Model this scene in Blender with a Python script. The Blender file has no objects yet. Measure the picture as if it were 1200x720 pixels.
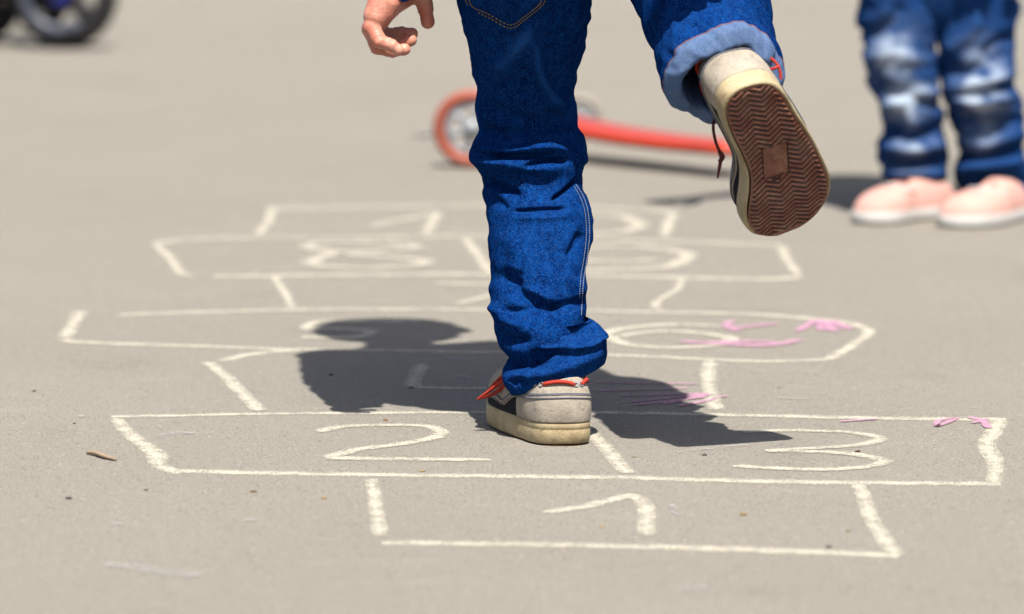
import bpy, math, random
import numpy as np
from mathutils import Vector, Matrix, noise as mnoise
from mathutils.bvhtree import BVHTree
random.seed(7); RNG = np.random.default_rng(7)
SC = bpy.context.scene
COL = SC.collection
PI = math.pi

# ------------------------------------------------------------------ camera and picture geometry
F = 6000.0; TH = math.atan(760/6000); CH = 0.72; DC = 4.705
CAM = np.array([0, -DC, CH])
ST, CT = math.sin(TH), math.cos(TH)
def ray(px, py):
    rx = (px-600)/F; ry = -(py-360)/F
    return np.array([rx, CT+ry*ST, -ST+ry*CT])
def at(px, py, z=0.0):
    d = ray(px, py); return CAM+d*((z-CH)/d[2])
def P(px, py, y):
    d = ray(px, py); return CAM+d*((y+DC)/d[1])
def proj(v):
    r = np.asarray(v)-CAM
    dep = r[..., 1]*CT-r[..., 2]*ST
    up = r[..., 1]*ST+r[..., 2]*CT
    return np.stack([600+F*r[..., 0]/dep, 360-F*up/dep], -1)

# ------------------------------------------------------------------ small maths
def unit(v):
    v = np.asarray(v, float); return v/(np.linalg.norm(v)+1e-12)
def smooth(a, b, x):
    t = np.clip((np.asarray(x, float)-a)/(b-a), 0, 1); return t*t*(3-2*t)
def gsmooth(a, s):
    if s <= 0: return a
    n = int(s*3)+1; k = np.exp(-0.5*(np.arange(-n, n+1)/s)**2); k /= k.sum()
    return np.convolve(np.pad(a, n, mode='edge'), k, mode='valid')
def spline(pts, n, closed=False):
    p = np.asarray(pts, float); m = len(p); out = []
    segs = m if closed else m-1
    for t in np.linspace(0, segs, n, endpoint=not closed):
        i = min(int(t), segs-1); f = t-i
        if closed: a, b, c, d = p[(i-1) % m], p[i % m], p[(i+1) % m], p[(i+2) % m]
        else: a, b, c, d = p[max(i-1, 0)], p[i], p[i+1], p[min(i+2, m-1)]
        out.append(0.5*((2*b)+(c-a)*f+(2*a-5*b+4*c-d)*f*f+(-a+3*b-3*c+d)*f**3))
    return np.array(out)
def nz(p, s, seed=0.0, octv=3):
    return mnoise.fractal((p[0]*s+seed, p[1]*s-seed*.7, p[2]*s+seed*1.3), 1.0, 2.0, octv)

# ------------------------------------------------------------------ mesh makers
def mk(name, V, Fc, mat, parent=None, base=(0, 0, 0), smooth_=True, loc=None):
    me = bpy.data.meshes.new(name)
    V = np.asarray(V, float)-np.asarray(base, float)
    me.from_pydata([tuple(v) for v in V], [], [tuple(f) for f in Fc]); me.update()
    if smooth_: me.polygons.foreach_set('use_smooth', [True]*len(me.polygons))
    me.materials.append(mat)
    o = bpy.data.objects.new(name, me); COL.objects.link(o)
    if parent is not None: o.parent = parent
    if loc is not None: o.location = loc
    return o
def tag(o, label=None, cat=None, group=None, kind=None):
    if label: o['label'] = label
    if cat: o['category'] = cat
    if group: o['group'] = group
    if kind: o['kind'] = kind
    return o
def empty(name, loc):
    o = bpy.data.objects.new(name, None); COL.objects.link(o); o.location = loc; o.empty_display_size = .1
    return o
def attr(o, name, vals):
    a = o.data.attributes.new(name, 'FLOAT', 'POINT'); a.data.foreach_set('value', np.asarray(vals, np.float32).ravel())
def loft(R, closed=True, cap0=False, cap1=False):
    n, m = R.shape[:2]; V = R.reshape(-1, 3); Fc = []
    for i in range(n-1):
        for j in range(m if closed else m-1):
            k = (j+1) % m
            Fc.append((i*m+j, i*m+k, (i+1)*m+k, (i+1)*m+j))
    V = [tuple(v) for v in V]
    if cap0: Fc.append(tuple(range(m))[::-1])
    if cap1: Fc.append(tuple((n-1)*m+j for j in range(m)))
    return V, Fc
class MB:
    def __init__(s): s.v = []; s.f = []
    def add(s, VF):
        V, Fc = VF; k = len(s.v); s.v += [tuple(v) for v in V]; s.f += [tuple(i+k for i in f) for f in Fc]; return s
    def build(s, name, mat, parent=None, base=(0, 0, 0), **k): return mk(name, s.v, s.f, mat, parent, base, **k)
def tube(pts, r, m=10, n=None, flat=1.0, up=(0, 0, 1)):
    pts = np.asarray(pts, float)
    if n: pts = spline(pts, n)
    r = np.interp(np.linspace(0, 1, len(pts)), np.linspace(0, 1, len(np.atleast_1d(r))), np.atleast_1d(r)) if np.ndim(r) else np.full(len(pts), r)
    T = np.gradient(pts, axis=0); R = []
    u = np.asarray(up, float)
    for p, t, q in zip(pts, T, r):
        t = unit(t); a = np.cross(t, u)
        if np.linalg.norm(a) < 1e-3: a = np.cross(t, (1, 0.1, 0))
        a = unit(a); b = np.cross(a, t); u = b
        an = np.linspace(0, 2*PI, m, endpoint=False)
        R.append(p+np.outer(np.cos(an)*q, a)+np.outer(np.sin(an)*q*flat, b))
    return loft(np.array(R), True, True, True)
def capsule(p0, r0, p1, r1, m=16):
    p0, p1 = np.asarray(p0, float), np.asarray(p1, float)
    d = p1-p0; L = np.linalg.norm(d); t = unit(d) if L > 1e-9 else np.array([0, 0, 1.])
    a = np.cross(t, (0, 0, 1));  a = np.cross(t, (1, 0, 0)) if np.linalg.norm(a) < .1 else a
    a = unit(a); b = np.cross(t, a); an = np.linspace(0, 2*PI, m, endpoint=False); R = []
    for ph in np.linspace(-PI/2+.02, 0, 7): R.append(p0+t*math.sin(ph)*r0+np.outer(np.cos(an), a)*r0*math.cos(ph)+np.outer(np.sin(an), b)*r0*math.cos(ph))
    for ph in np.linspace(0, PI/2-.02, 7): R.append(p1+t*math.sin(ph)*r1+np.outer(np.cos(an), a)*r1*math.cos(ph)+np.outer(np.sin(an), b)*r1*math.cos(ph))
    return loft(np.array(R), True, True, True)
def ellip(c, r, m=24, n=14, rot=None):
    R = []
    for ph in np.linspace(-PI/2+.01, PI/2-.01, n):
        an = np.linspace(0, 2*PI, m, endpoint=False)
        q = np.stack([np.cos(an)*math.cos(ph)*r[0], np.sin(an)*math.cos(ph)*r[1], np.full(m, math.sin(ph)*r[2])], -1)
        if rot is not None: q = q @ np.asarray(rot).T
        R.append(q+np.asarray(c))
    return loft(np.array(R), True, True, True)
def chain(mb, pts, rs):
    for i in range(len(pts)-1): mb.add(capsule(pts[i], rs[i], pts[i+1], rs[i+1]))
def fuse(mb, name, mat, parent, base, voxel, sm=6):
    """all the volumes of mb melted into one continuous skin"""
    o = mb.build('tmp', mat, None, base)
    md = o.modifiers.new('r', 'REMESH'); md.mode = 'VOXEL'; md.voxel_size = voxel; md.use_smooth_shade = True
    if sm:
        s = o.modifiers.new('s', 'SMOOTH'); s.factor = .5; s.iterations = sm
    dg = bpy.context.evaluated_depsgraph_get()
    me = bpy.data.meshes.new_from_object(o.evaluated_get(dg)); me.name = name
    bpy.data.objects.remove(o)
    me.polygons.foreach_set('use_smooth', [True]*len(me.polygons))
    me.materials.clear(); me.materials.append(mat)
    q = bpy.data.objects.new(name, me); COL.objects.link(q)
    if parent is not None: q.parent = parent
    return q
def push(o, fn):
    n = len(o.data.vertices); co = np.zeros(n*3); nr = np.zeros(n*3); o.data.vertices.foreach_get('co', co); o.data.vertices.foreach_get('normal', nr)
    co = co.reshape(-1, 3); nr = nr.reshape(-1, 3); out = [tuple(fn(Vector(a), Vector(b))) for a, b in zip(co, nr)]
    o.data.vertices.foreach_set('co', np.array(out).ravel()); o.data.update()
def tor(c, R, r, ax, m=40, k=12):
    ax = unit(ax); a = unit(np.cross(ax, (0, 0, 1))) if abs(ax[2]) < .95 else np.array([1., 0, 0]); b = np.cross(ax, a); out = []
    for t in np.linspace(0, 2*PI, m, endpoint=False):
        d = a*math.cos(t)+b*math.sin(t)
        out.append([np.asarray(c)+d*(R+r*math.cos(p))+ax*r*math.sin(p) for p in np.linspace(0, 2*PI, k, endpoint=False)])
    out.append(out[0])
    return loft(np.array(out))
def cyl(p0, p1, r, m=24):
    return tube([p0, p1], r, m)
def rbox(c, h, bev=.1, rot=None):
    """box with rounded edges, half sizes h"""
    h = np.asarray(h, float); b = bev*min(h); V = []; R = []
    for z, s in ((-h[2], 0), (-h[2]+b*.3, .7), (-h[2]+b, 1), (h[2]-b, 1), (h[2]-b*.3, .7), (h[2], 0)):
        ring = []
        e = b*(1-s)
        for sx, sy, a0 in ((1, 1, 0), (-1, 1, 90), (-1, -1, 180), (1, -1, 270)):
            for t in (0, 30, 60, 90):
                a = math.radians(a0+t); ring.append((sx*(h[0]-b)+math.cos(a)*(b-e*.99), sy*(h[1]-b)+math.sin(a)*(b-e*.99), z))
        R.append(ring)
    R = np.array(R)
    if rot is not None: R = R @ np.asarray(rot).T
    return loft(R+np.asarray(c), True, True, True)

# ------------------------------------------------------------------ materials
ALB = .55
class M:
    def __init__(s, name, rough=.6, spec=.3):
        s.m = bpy.data.materials.new(name); s.m.use_nodes = True; s.t = s.m.node_tree; s.n = s.t.nodes; s.l = s.t.links
        s.b = s.n['Principled BSDF']; s.b.inputs['Roughness'].default_value = rough; s.b.inputs['Specular IOR Level'].default_value = spec
        s.tc = s.n.new('ShaderNodeTexCoord')
    def noise(s, scale, detail=3, rough=.6, vec=None):
        q = s.n.new('ShaderNodeTexNoise'); q.inputs['Scale'].default_value = scale; q.inputs['Detail'].default_value = detail; q.inputs['Roughness'].default_value = rough
        s.l.new(vec or s.tc.outputs['Object'], q.inputs['Vector']); return q.outputs['Fac']
    def voro(s, scale, out='Distance', feat='F1'):
        q = s.n.new('ShaderNodeTexVoronoi'); q.inputs['Scale'].default_value = scale; q.feature = feat
        s.l.new(s.tc.outputs['Object'], q.inputs['Vector']); return q.outputs[out]
    def mapv(s, scale, rot=(0, 0, 0)):
        q = s.n.new('ShaderNodeMapping'); q.inputs['Scale'].default_value = scale; q.inputs['Rotation'].default_value = rot
        s.l.new(s.tc.outputs['Object'], q.inputs['Vector']); return q.outputs[0]
    def ramp(s, fac, stops):
        q = s.n.new('ShaderNodeValToRGB'); e = q.color_ramp.elements
        while len(e) < len(stops): e.new(.5)
        for k, (p, c) in zip(e, stops):
            k.position = p; k.color = (c, c, c, 1) if np.isscalar(c) else (*c, 1)
        s.l.new(fac, q.inputs[0]); return q.outputs['Color']
    def mix(s, fac, a, b, mode='MIX'):
        q = s.n.new('ShaderNodeMix'); q.data_type = 'RGBA'; q.blend_type = mode
        for v, i in ((fac, 0), (a, 6), (b, 7)):
            if isinstance(v, (int, float)): q.inputs[i].default_value = v
            elif isinstance(v, tuple): q.inputs[i].default_value = (*v, 1)
            else: s.l.new(v, q.inputs[i])
        return q.outputs[2]
    def math(s, op, a, b=0.0):
        q = s.n.new('ShaderNodeMath'); q.operation = op
        for v, i in ((a, 0), (b, 1)):
            if isinstance(v, (int, float)): q.inputs[i].default_value = v
            else: s.l.new(v, q.inputs[i])
        return q.outputs[0]
    def attr(s, name):
        q = s.n.new('ShaderNodeAttribute'); q.attribute_name = name; return q.outputs['Fac']
    def color(s, c):
        if isinstance(c, tuple): s.b.inputs['Base Color'].default_value = (*c, 1)
        else: s.l.new(c, s.b.inputs['Base Color'])
        return s
    def bump(s, h, strength=.3, dist=.001, prev=None):
        q = s.n.new('ShaderNodeBump'); q.inputs['Strength'].default_value = strength; q.inputs['Distance'].default_value = dist
        s.l.new(h, q.inputs['Height'])
        if prev is not None: s.l.new(prev, q.inputs['Normal'])
        s.l.new(q.outputs[0], s.b.inputs['Normal']); return q.outputs[0]

def mat_asphalt():
    k = M('asphalt', .92, .10)
    big = k.noise(2.2, 6, .6); mid = k.noise(28, 4, .65); fine = k.noise(430, 3, .75); tiny = k.noise(1500, 2, .6)
    c = k.mix(k.ramp(big, [(.3, 0), (.7, 1)]), (.153, .141, .121), (.178, .164, .141))
    c = k.mix(k.math('MULTIPLY', k.ramp(mid, [(.35, 0), (.7, 1)]), .4), c, (.165, .149, .124))
    c = k.mix(k.math('MULTIPLY', k.ramp(fine, [(.43, 1), (.52, 0)]), .9), c, (.088, .081, .071))
    c = k.mix(k.math('MULTIPLY', k.ramp(tiny, [(.52, 0), (.61, 1)]), .8), c, (.33, .305, .26))
    stain = k.ramp(k.noise(5.5, 5, .7, k.mapv((1, .6, 1))), [(.56, 0), (.72, 1)]); c = k.mix(k.math('MULTIPLY', stain, .22), c, (.10, .09, .075))
    pale = k.ramp(k.noise(9, 4, .6, k.mapv((.5, 1, 1))), [(.60, 0), (.78, 1)]); c = k.mix(k.math('MULTIPLY', pale, .25), c, (.27, .255, .23))
    stone = k.voro(420, 'Color'); sep = k.n.new('ShaderNodeSeparateColor'); k.l.new(stone, sep.inputs[0])
    c = k.mix(k.math('MULTIPLY', k.math('GREATER_THAN', sep.outputs[0], .965), .6), c, (.065, .062, .058))
    c = k.mix(k.math('MULTIPLY', k.math('GREATER_THAN', sep.outputs[1], .98), .6), c, (.30, .265, .215))
    k.color(c)
    h = k.math('ADD', fine, k.math('MULTIPLY', tiny, .5))
    n1 = k.bump(h, .6, .0014); k.bump(mid, .15, .004, n1)
    return k.m
def mat_chalk(name, col, dens, seed=0.0):
    k = M(name, .95, .05)
    f = k.noise(420, 3, .75); g = k.noise(38, 4, .65); edge = k.attr('edge')
    c = k.mix(k.ramp(k.noise(140, 2), [(.35, 0), (.65, 1)]), col, tuple(x*.87 for x in col)); k.color(c)
    a = k.math('ADD', k.math('MULTIPLY', f, .9), k.math('MULTIPLY', g, .48))
    a = k.math('ADD', a, dens-.0)
    a = k.math('SUBTRACT', a, k.math('MULTIPLY', edge, .5))
    a = k.ramp(a, [(.62, 0), (.80, 1)])
    tr = k.n.new('ShaderNodeBsdfTransparent'); mx = k.n.new('ShaderNodeMixShader')
    k.l.new(k.math('MULTIPLY', a, min(1, .86+dens*.1)), mx.inputs[0]); k.l.new(tr.outputs[0], mx.inputs[1]); k.l.new(k.b.outputs[0], mx.inputs[2])
    k.l.new(mx.outputs[0], k.n['Material Output'].inputs['Surface'])
    return k.m
def mat_denim(name, base, light, fade_sun, speck=.56):
    base, light, fade_sun = (tuple(x*ALB for x in q) for q in (base, light, fade_sun))
    k = M(name, .9, 0.0)
    w = k.attr('wear_sun')
    twill = k.n.new('ShaderNodeTexWave'); twill.inputs['Scale'].default_value = 330; twill.inputs['Distortion'].default_value = 2.0; twill.inputs['Detail'].default_value = 1
    k.l.new(k.mapv((1, 1, 1), (.3, .8, .5)), twill.inputs['Vector'])
    sp = k.noise(640, 4, .8); vert = k.noise(160, 3, .7, k.mapv((1, 1, .12))); cl = k.noise(24, 3)
    c = k.mix(k.math('MULTIPLY', k.ramp(sp, [(.42, 0), (.66, 1)]), speck), base, light)
    c = k.mix(k.math('MULTIPLY', k.ramp(vert, [(.4, 0), (.7, 1)]), .28), c, light)
    c = k.mix(k.math('MULTIPLY', k.ramp(cl, [(.4, 0), (.75, 1)]), .25), c, tuple(x*.7 for x in base))
    c = k.mix(k.math('MULTIPLY', k.ramp(k.noise(950, 2, .7), [(.60, 0), (.70, 1)]), .45), c, fade_sun if name == 'faded_denim' else (.07, .135, .26))
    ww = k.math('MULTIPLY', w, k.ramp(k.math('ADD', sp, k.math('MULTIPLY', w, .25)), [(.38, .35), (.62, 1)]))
    c = k.mix(ww, c, fade_sun); k.color(c)
    n1 = k.bump(sp, .5, .0009); n2 = k.bump(twill.outputs['Fac'], .12, .0004, n1); k.bump(k.noise(70, 3), .35, .003, n2)
    return k.m
def mat_plain(name, c1, c2, scale=60, rough=.6, spec=.3, bscale=300, bst=.2, lo=.35, hi=.7):
    c1 = tuple(x*ALB for x in c1); c2 = tuple(x*ALB for x in c2)
    k = M(name, rough, spec); k.color(k.mix(k.ramp(k.noise(scale, 4, .65), [(lo, 0), (hi, 1)]), c1, c2))
    k.bump(k.noise(bscale, 3), bst, .0006); return k.m
def mat_worn(name, c1, c2, dirt, rough, bscale, bst):
    k = M(name, rough, .2); c1, c2, dirt = (tuple(x*ALB for x in q) for q in (c1, c2, dirt))
    c = k.mix(k.ramp(k.noise(36, 5, .7), [(.40, 0), (.70, 1)]), c1, c2)
    c = k.mix(k.math('MULTIPLY', k.ramp(k.noise(95, 5, .75), [(.56, 0), (.70, 1)]), .55), c, dirt)
    c = k.mix(k.math('MULTIPLY', k.ramp(k.noise(520, 3, .7), [(.50, 0), (.66, 1)]), .30), c, dirt)
    k.color(c); n1 = k.bump(k.noise(bscale, 3), bst, .0008); k.bump(k.noise(70, 3), .3, .0025, n1); return k.m
def mat_skin(name):
    k = M(name, .5, .35); n = k.noise(45, 3)
    c = k.mix(k.ramp(n, [(.38, 0), (.62, 1)]), (.44, .215, .155), (.38, .130, .088)); c = k.mix(k.math('MULTIPLY', k.ramp(k.noise(260, 3, .7), [(.45, 0), (.65, 1)]), .3), c, (.30, .10, .065)); k.color(c)
    k.b.inputs['Subsurface Weight'].default_value = .12; k.b.inputs['Subsurface Radius'].default_value = (.006, .002, .001)
    k.b.inputs['Subsurface Scale'].default_value = 1.0
    n1 = k.bump(k.noise(330, 3, .7), .35, .0009); k.bump(k.noise(150, 3, .6, k.mapv((1, 1, 3))), .3, .0014, n1); return k.m

ASPH = mat_asphalt()
CHALK = mat_chalk('white_chalk', (.40, .372, .305), .125)
PINK = mat_chalk('pink_chalk', (.36, .205, .275), .20)
FAINT = mat_chalk('faint_chalk', (.34, .335, .33), -.03)
DENIM = mat_denim('dark_denim', (.0006, .0055, .062), (.009, .120, .50), (.026, .13, .46))  # last colour: pale rubs, and the sunlit folds painted on the thigh
DENIM_PALE = mat_denim('denim_reverse', (.085, .15, .31), (.24, .33, .52), (.4, .45, .6))
DENIM_FADED = mat_denim('faded_denim', (.004, .034, .15), (.02, .10, .30), (.46, .55, .67), .4)
THREAD = mat_plain('gold_thread', (.30, .20, .08), (.22, .14, .05), 900, .7)
BLUE_THREAD = mat_plain('pale_thread', (.30, .37, .50), (.14, .20, .34), 1200, .8)
SKIN = mat_skin('skin')
CREAM = mat_worn('cream_rubber', (.62, .51, .31), (.40, .30, .165), (.20, .15, .10), .6, 600, .25)
CANVAS = mat_worn('beige_canvas', (.55, .485, .395), (.38, .33, .265), (.17, .145, .12), .92, 1000, .6)
NAVY = mat_plain('navy_canvas', (.010, .011, .018), (.022, .024, .034), 200, .85, .15, 1100, .4)
GREYTRIM = mat_plain('grey_trim', (.22, .23, .27), (.15, .16, .20), 500, .8)
def mat_outsole():
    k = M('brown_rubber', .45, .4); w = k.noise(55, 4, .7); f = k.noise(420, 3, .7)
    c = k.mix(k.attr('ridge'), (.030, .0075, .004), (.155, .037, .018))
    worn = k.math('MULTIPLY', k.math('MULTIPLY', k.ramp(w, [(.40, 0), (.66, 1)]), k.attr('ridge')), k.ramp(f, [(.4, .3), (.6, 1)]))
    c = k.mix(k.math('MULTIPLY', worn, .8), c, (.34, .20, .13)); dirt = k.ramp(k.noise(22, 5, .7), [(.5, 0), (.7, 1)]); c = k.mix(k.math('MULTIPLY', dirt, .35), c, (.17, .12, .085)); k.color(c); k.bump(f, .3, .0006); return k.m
OUTSOLE = mat_outsole()
REDLACE = mat_plain('red_lace', (.60, .060, .035), (.44, .035, .022), 700, .75, .2, 900, .5)
DARKLACE = mat_plain('brown_lace', (.16, .03, .02), (.09, .02, .016), 700, .75)
SHIRT = mat_plain('blue_shirt', (.012, .075, .36), (.010, .055, .28), 60, .85, .1)
TEE = mat_plain('white_shirt', (.62, .60, .58), (.5, .5, .5), 60, .85, .1)
HAIR = mat_plain('hair', (.10, .06, .03), (.05, .03, .015), 140, .6)
PINKSHOE = mat_plain('pink_canvas', (.80, .47, .40), (.70, .38, .32), 30, .85, .15)
WHITERUB = mat_plain('white_rubber', (.72, .70, .67), (.60, .58, .55), 40, .6)
REDPLASTIC = mat_plain('red_plastic', (.62, .052, .012), (.52, .042, .010), 20, .32, .5, 100, .05)
REDTYRE = mat_plain('red_tyre', (.46, .12, .07), (.36, .09, .06), 30, .5)
PALEWHEEL = mat_plain('pale_wheel', (.50, .44, .36), (.36, .31, .26), 30, .5)
STEEL = mat_plain('grey_metal', (.36, .38, .42), (.28, .30, .33), 30, .35, .5)
BLACKRUB = mat_plain('black_rubber', (.018, .018, .02), (.03, .03, .032), 40, .6)
BLUEPAINT = mat_plain('blue_paint', (.010, .020, .20), (.008, .015, .15), 20, .3, .5)
LILAC = mat_plain('lilac_plastic', (.20, .21, .48), (.17, .18, .42), 20, .4)
TWIG = mat_plain('twig_bark', (.50, .37, .25), (.28, .19, .12), 220, .8)
EYE = mat_plain('eye', (.03, .02, .015), (.03, .02, .015), 10, .2)

# ------------------------------------------------------------------ ground
def ground():
    o = mk('ground', [(-200, -60, 0), (200, -60, 0), (200, 400, 0), (-200, 400, 0)], [(0, 1, 2, 3)], ASPH, smooth_=False)
    tag(o, kind='structure'); o['label'] = 'sunlit worn grey asphalt'
ground()

# ------------------------------------------------------------------ chalk
ZC = [0.0004]
def stroke(mb, E, pts, w, n=None):
    """a chalk line on the ground through picture points; w = width in metres (one value or several)"""
    g = np.array([at(*p)[:2] for p in pts])
    L = np.linalg.norm(np.diff(g, axis=0), axis=1).sum(); n = max(6, int(L/.006))
    s = spline(g, n); t = np.gradient(s, axis=0); t /= np.linalg.norm(t, axis=1)[:, None]+1e-9
    nr = np.stack([-t[:, 1], t[:, 0]], -1)
    ww = np.interp(np.linspace(0, 1, n), np.linspace(0, 1, len(np.atleast_1d(w))), np.atleast_1d(w))
    ZC[0] += .000012; z = ZC[0]; sd = random.random()*50; rows = []; er = []
    for i in range(n):
        c = s[i]+nr[i]*mnoise.noise((s[i][0]*9+sd, s[i][1]*9, 0))*.0022
        k = ww[i]*.545*(1+.26*mnoise.noise((i*.05+sd, 3.1, 0)))
        tp = min(1, .6+i/3., .6+(n-1-i)/3.)
        k *= tp
        rows.append([(*(c+nr[i]*k*q), z) for q in (-1.25, -.75, 0, .75, 1.25)]); er.append([1, .22, 0, .22, 1])
    mb.add(loft(np.array(rows), closed=False)); E += list(np.array(er).ravel())
def chalk_obj(name, strokes, mat, parent=None, base=(0, 0, 0)):
    mb = MB(); E = []
    for pts, w in strokes: stroke(mb, E, pts, w)
    o = mb.build(name, mat, parent, base); attr(o, 'edge', E)
    if parent is None: o.location = base
    return o
cb = at(720, 460)
court = empty('hopscotch_court', cb)
tag(court, 'white chalk hopscotch grid numbered one to ten drawn on the asphalt', 'chalk drawing')
H = .026
boxes = [
 [([(436, 562), (440, 585), (446, 628)], [.013, .016]), ([(447, 637), (700, 640), (900, 646), (1055, 652)], [.024, .028, .034]), ([(1005, 567), (1015, 590), (1030, 625), (1050, 651)], [.015, .019]),
  ([(205, 553), (430, 557), (700, 560), (900, 565), (1174, 568)], .025)],
 [([(133, 490), (160, 515), (182, 532), (187, 545), (208, 556)], [.016, .022, .016]), ([(130, 489), (240, 487), (400, 485), (560, 484), (700, 484), (900, 488), (1050, 491), (1180, 492)], [.018, .02, .027]),
  ([(1172, 493), (1160, 512), (1158, 527), (1168, 545), (1165, 566)], .019), ([(672, 490), (700, 517), (735, 555)], .018)],
 [([(243, 425), (270, 447), (303, 482)], .017), ([(833, 422), (831, 450), (839, 481)], [.017, .019]), ([(258, 424), (300, 415), (350, 411)], .02)],
 [([(95, 366), (85, 380), (78, 396)], .020), ([(78, 398), (100, 402), (250, 407), (350, 410), (600, 414), (750, 418), (880, 424), (970, 422)], [.024, .02, .022]),
  ([(970, 422), (1000, 405), (1018, 390), (1003, 380)], .018), ([(140, 370), (250, 366), (400, 363), (600, 364), (750, 366), (900, 370), (1003, 380)], [.02, .024])],
 [([(321, 324), (332, 341), (342, 361)], .012), ([(798, 326), (795, 338), (768, 357), (775, 364)], .013)],
 [([(182, 287), (200, 304), (211, 320), (226, 324)], .015), ([(180, 286), (250, 280), (400, 279), (600, 278), (740, 282), (915, 288)], .026), ([(250, 325), (400, 323), (600, 322), (750, 325), (900, 328), (936, 324)], .03),
  ([(916, 289), (921, 304), (936, 322)], .015), ([(545, 281), (560, 300), (577, 322)], .016)],
 [([(320, 244), (315, 258), (303, 276)], .016), ([(310, 246), (450, 243), (600, 242), (790, 248)], .030), ([(790, 249), (778, 277)], .018)],
]
for b in boxes:
    for line in b: chalk_obj('grid_line', [line], CHALK, court, cb)
nums = [
 ('one', [([(640, 602), (690, 593), (742, 580)], .020), ([(740, 581), (756, 594), (757, 628)], .018)]),
 ('two', [([(375, 507), (400, 501), (450, 499), (495, 500), (517, 506), (508, 514), (470, 521), (420, 528), (382, 537)], .019), ([(382, 537), (450, 539), (575, 540)], .021)]),
 ('three', [([(870, 507), (930, 505), (1000, 508), (1030, 515), (1008, 522), (950, 526), (897, 529)], .018), ([(897, 529), (950, 530), (1000, 533), (1034, 541), (1013, 548), (950, 551), (858, 547)], .02)]),
 ('four', [([(495, 428), (482, 455)], .021), ([(482, 455), (540, 456), (612, 456)], .018), ([(604, 438), (616, 472)], .016)]),
 ('five', [([(490, 378), (430, 377), (370, 377)], .026), ([(371, 377), (354, 386)], .018), ([(353, 386), (412, 387), (434, 390.5), (412, 396.5), (353, 396)], .026)]),
 ('six', [([(850, 384), (800, 381), (760, 383), (725, 387), (712, 393), (737, 405), (796, 408), (848, 404), (856, 397), (820, 391), (770, 389), (725, 395)], .022)]),
 ('seven', [([(510, 333), (560, 334), (602, 334)], .022), ([(602, 334), (577, 346), (537, 357)], .016)]),
 ('eight', [([(440, 285), (385, 285), (360, 290), (400, 296), (470, 293), (487, 289), (440, 285)], .026), ([(400, 296), (368, 305), (366, 311), (430, 315), (490, 311), (498, 306), (450, 302), (400, 297)], .026)]),
 ('nine', [([(770, 306), (700, 307), (650, 300), (690, 291), (750, 290), (800, 297), (802, 305), (770, 315), (640, 318)], .028)]),
 ('one of the ten', [([(435, 266), (485, 256), (512, 250)], .022), ([(512, 251), (500, 275)], .018)]),
 ('zero of the ten', [([(690, 252), (730, 255), (749, 264), (735, 272), (690, 275), (645, 271), (632, 262), (650, 254), (690, 252)], .028)]),
]
for nm, st in nums:
    o = chalk_obj('numeral', st, CHALK, court, cb); o['label'] = 'chalk numeral ' + nm
def scribble(label, strokes, mat=PINK, cat='chalk scribble', name='chalk_scribble', group='pink chalk scribbles'):
    c = at(*strokes[0][0][0]); o = chalk_obj(name, strokes, mat, None, c); tag(o, label, cat, group)
scribble('fan of thin pink chalk rays in the shadow beside the sneaker', [([(695, 449), (819, 451)], .007), ([(697, 459), (805, 456)], .007), ([(727, 465), (831, 462)], .008), ([(739, 472), (825, 463)], .008), ([(742, 476), (827, 466)], .008), ([(776, 475), (832, 463)], .009), ([(796, 477), (838, 469)], .009), ([(836, 468), (853, 465)], .007)])
scribble('pink chalk arrow and wide smear drawn over the numeral six', [([(857, 377), (852, 383), (866, 389)], .012), ([(856, 386), (880, 383), (910, 380)], .014), ([(796, 401), (850, 404), (900, 405), (937, 399)], [.014, .026, .012]), ([(815, 403), (875, 401), (915, 403)], [.012, .018, .010])])
scribble('pink chalk claw of four short strokes at the pointed end of the grid', [([(935, 389), (955, 376)], .013), ([(962, 388), (962, 376)], .013), ([(978, 389), (967, 377)], .015), ([(997, 387), (974, 377)], .013), ([(950, 378), (985, 379)], .012)])
scribble('single pink chalk flick on the line above numeral three', [([(985, 495), (1027, 492)], .009)])
scribble('pink zigzag chalk flick close to the corner after numeral three', [([(1098, 501), (1100, 494), (1122, 491), (1098, 501)], .007)])
scribble('forked pink chalk flick touching the corner after numeral three', [([(1134, 490), (1150, 494), (1160, 503)], .009), ([(1140, 497), (1158, 492)], .008)])
SM = 'pale chalk smudges on the asphalt'
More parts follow.
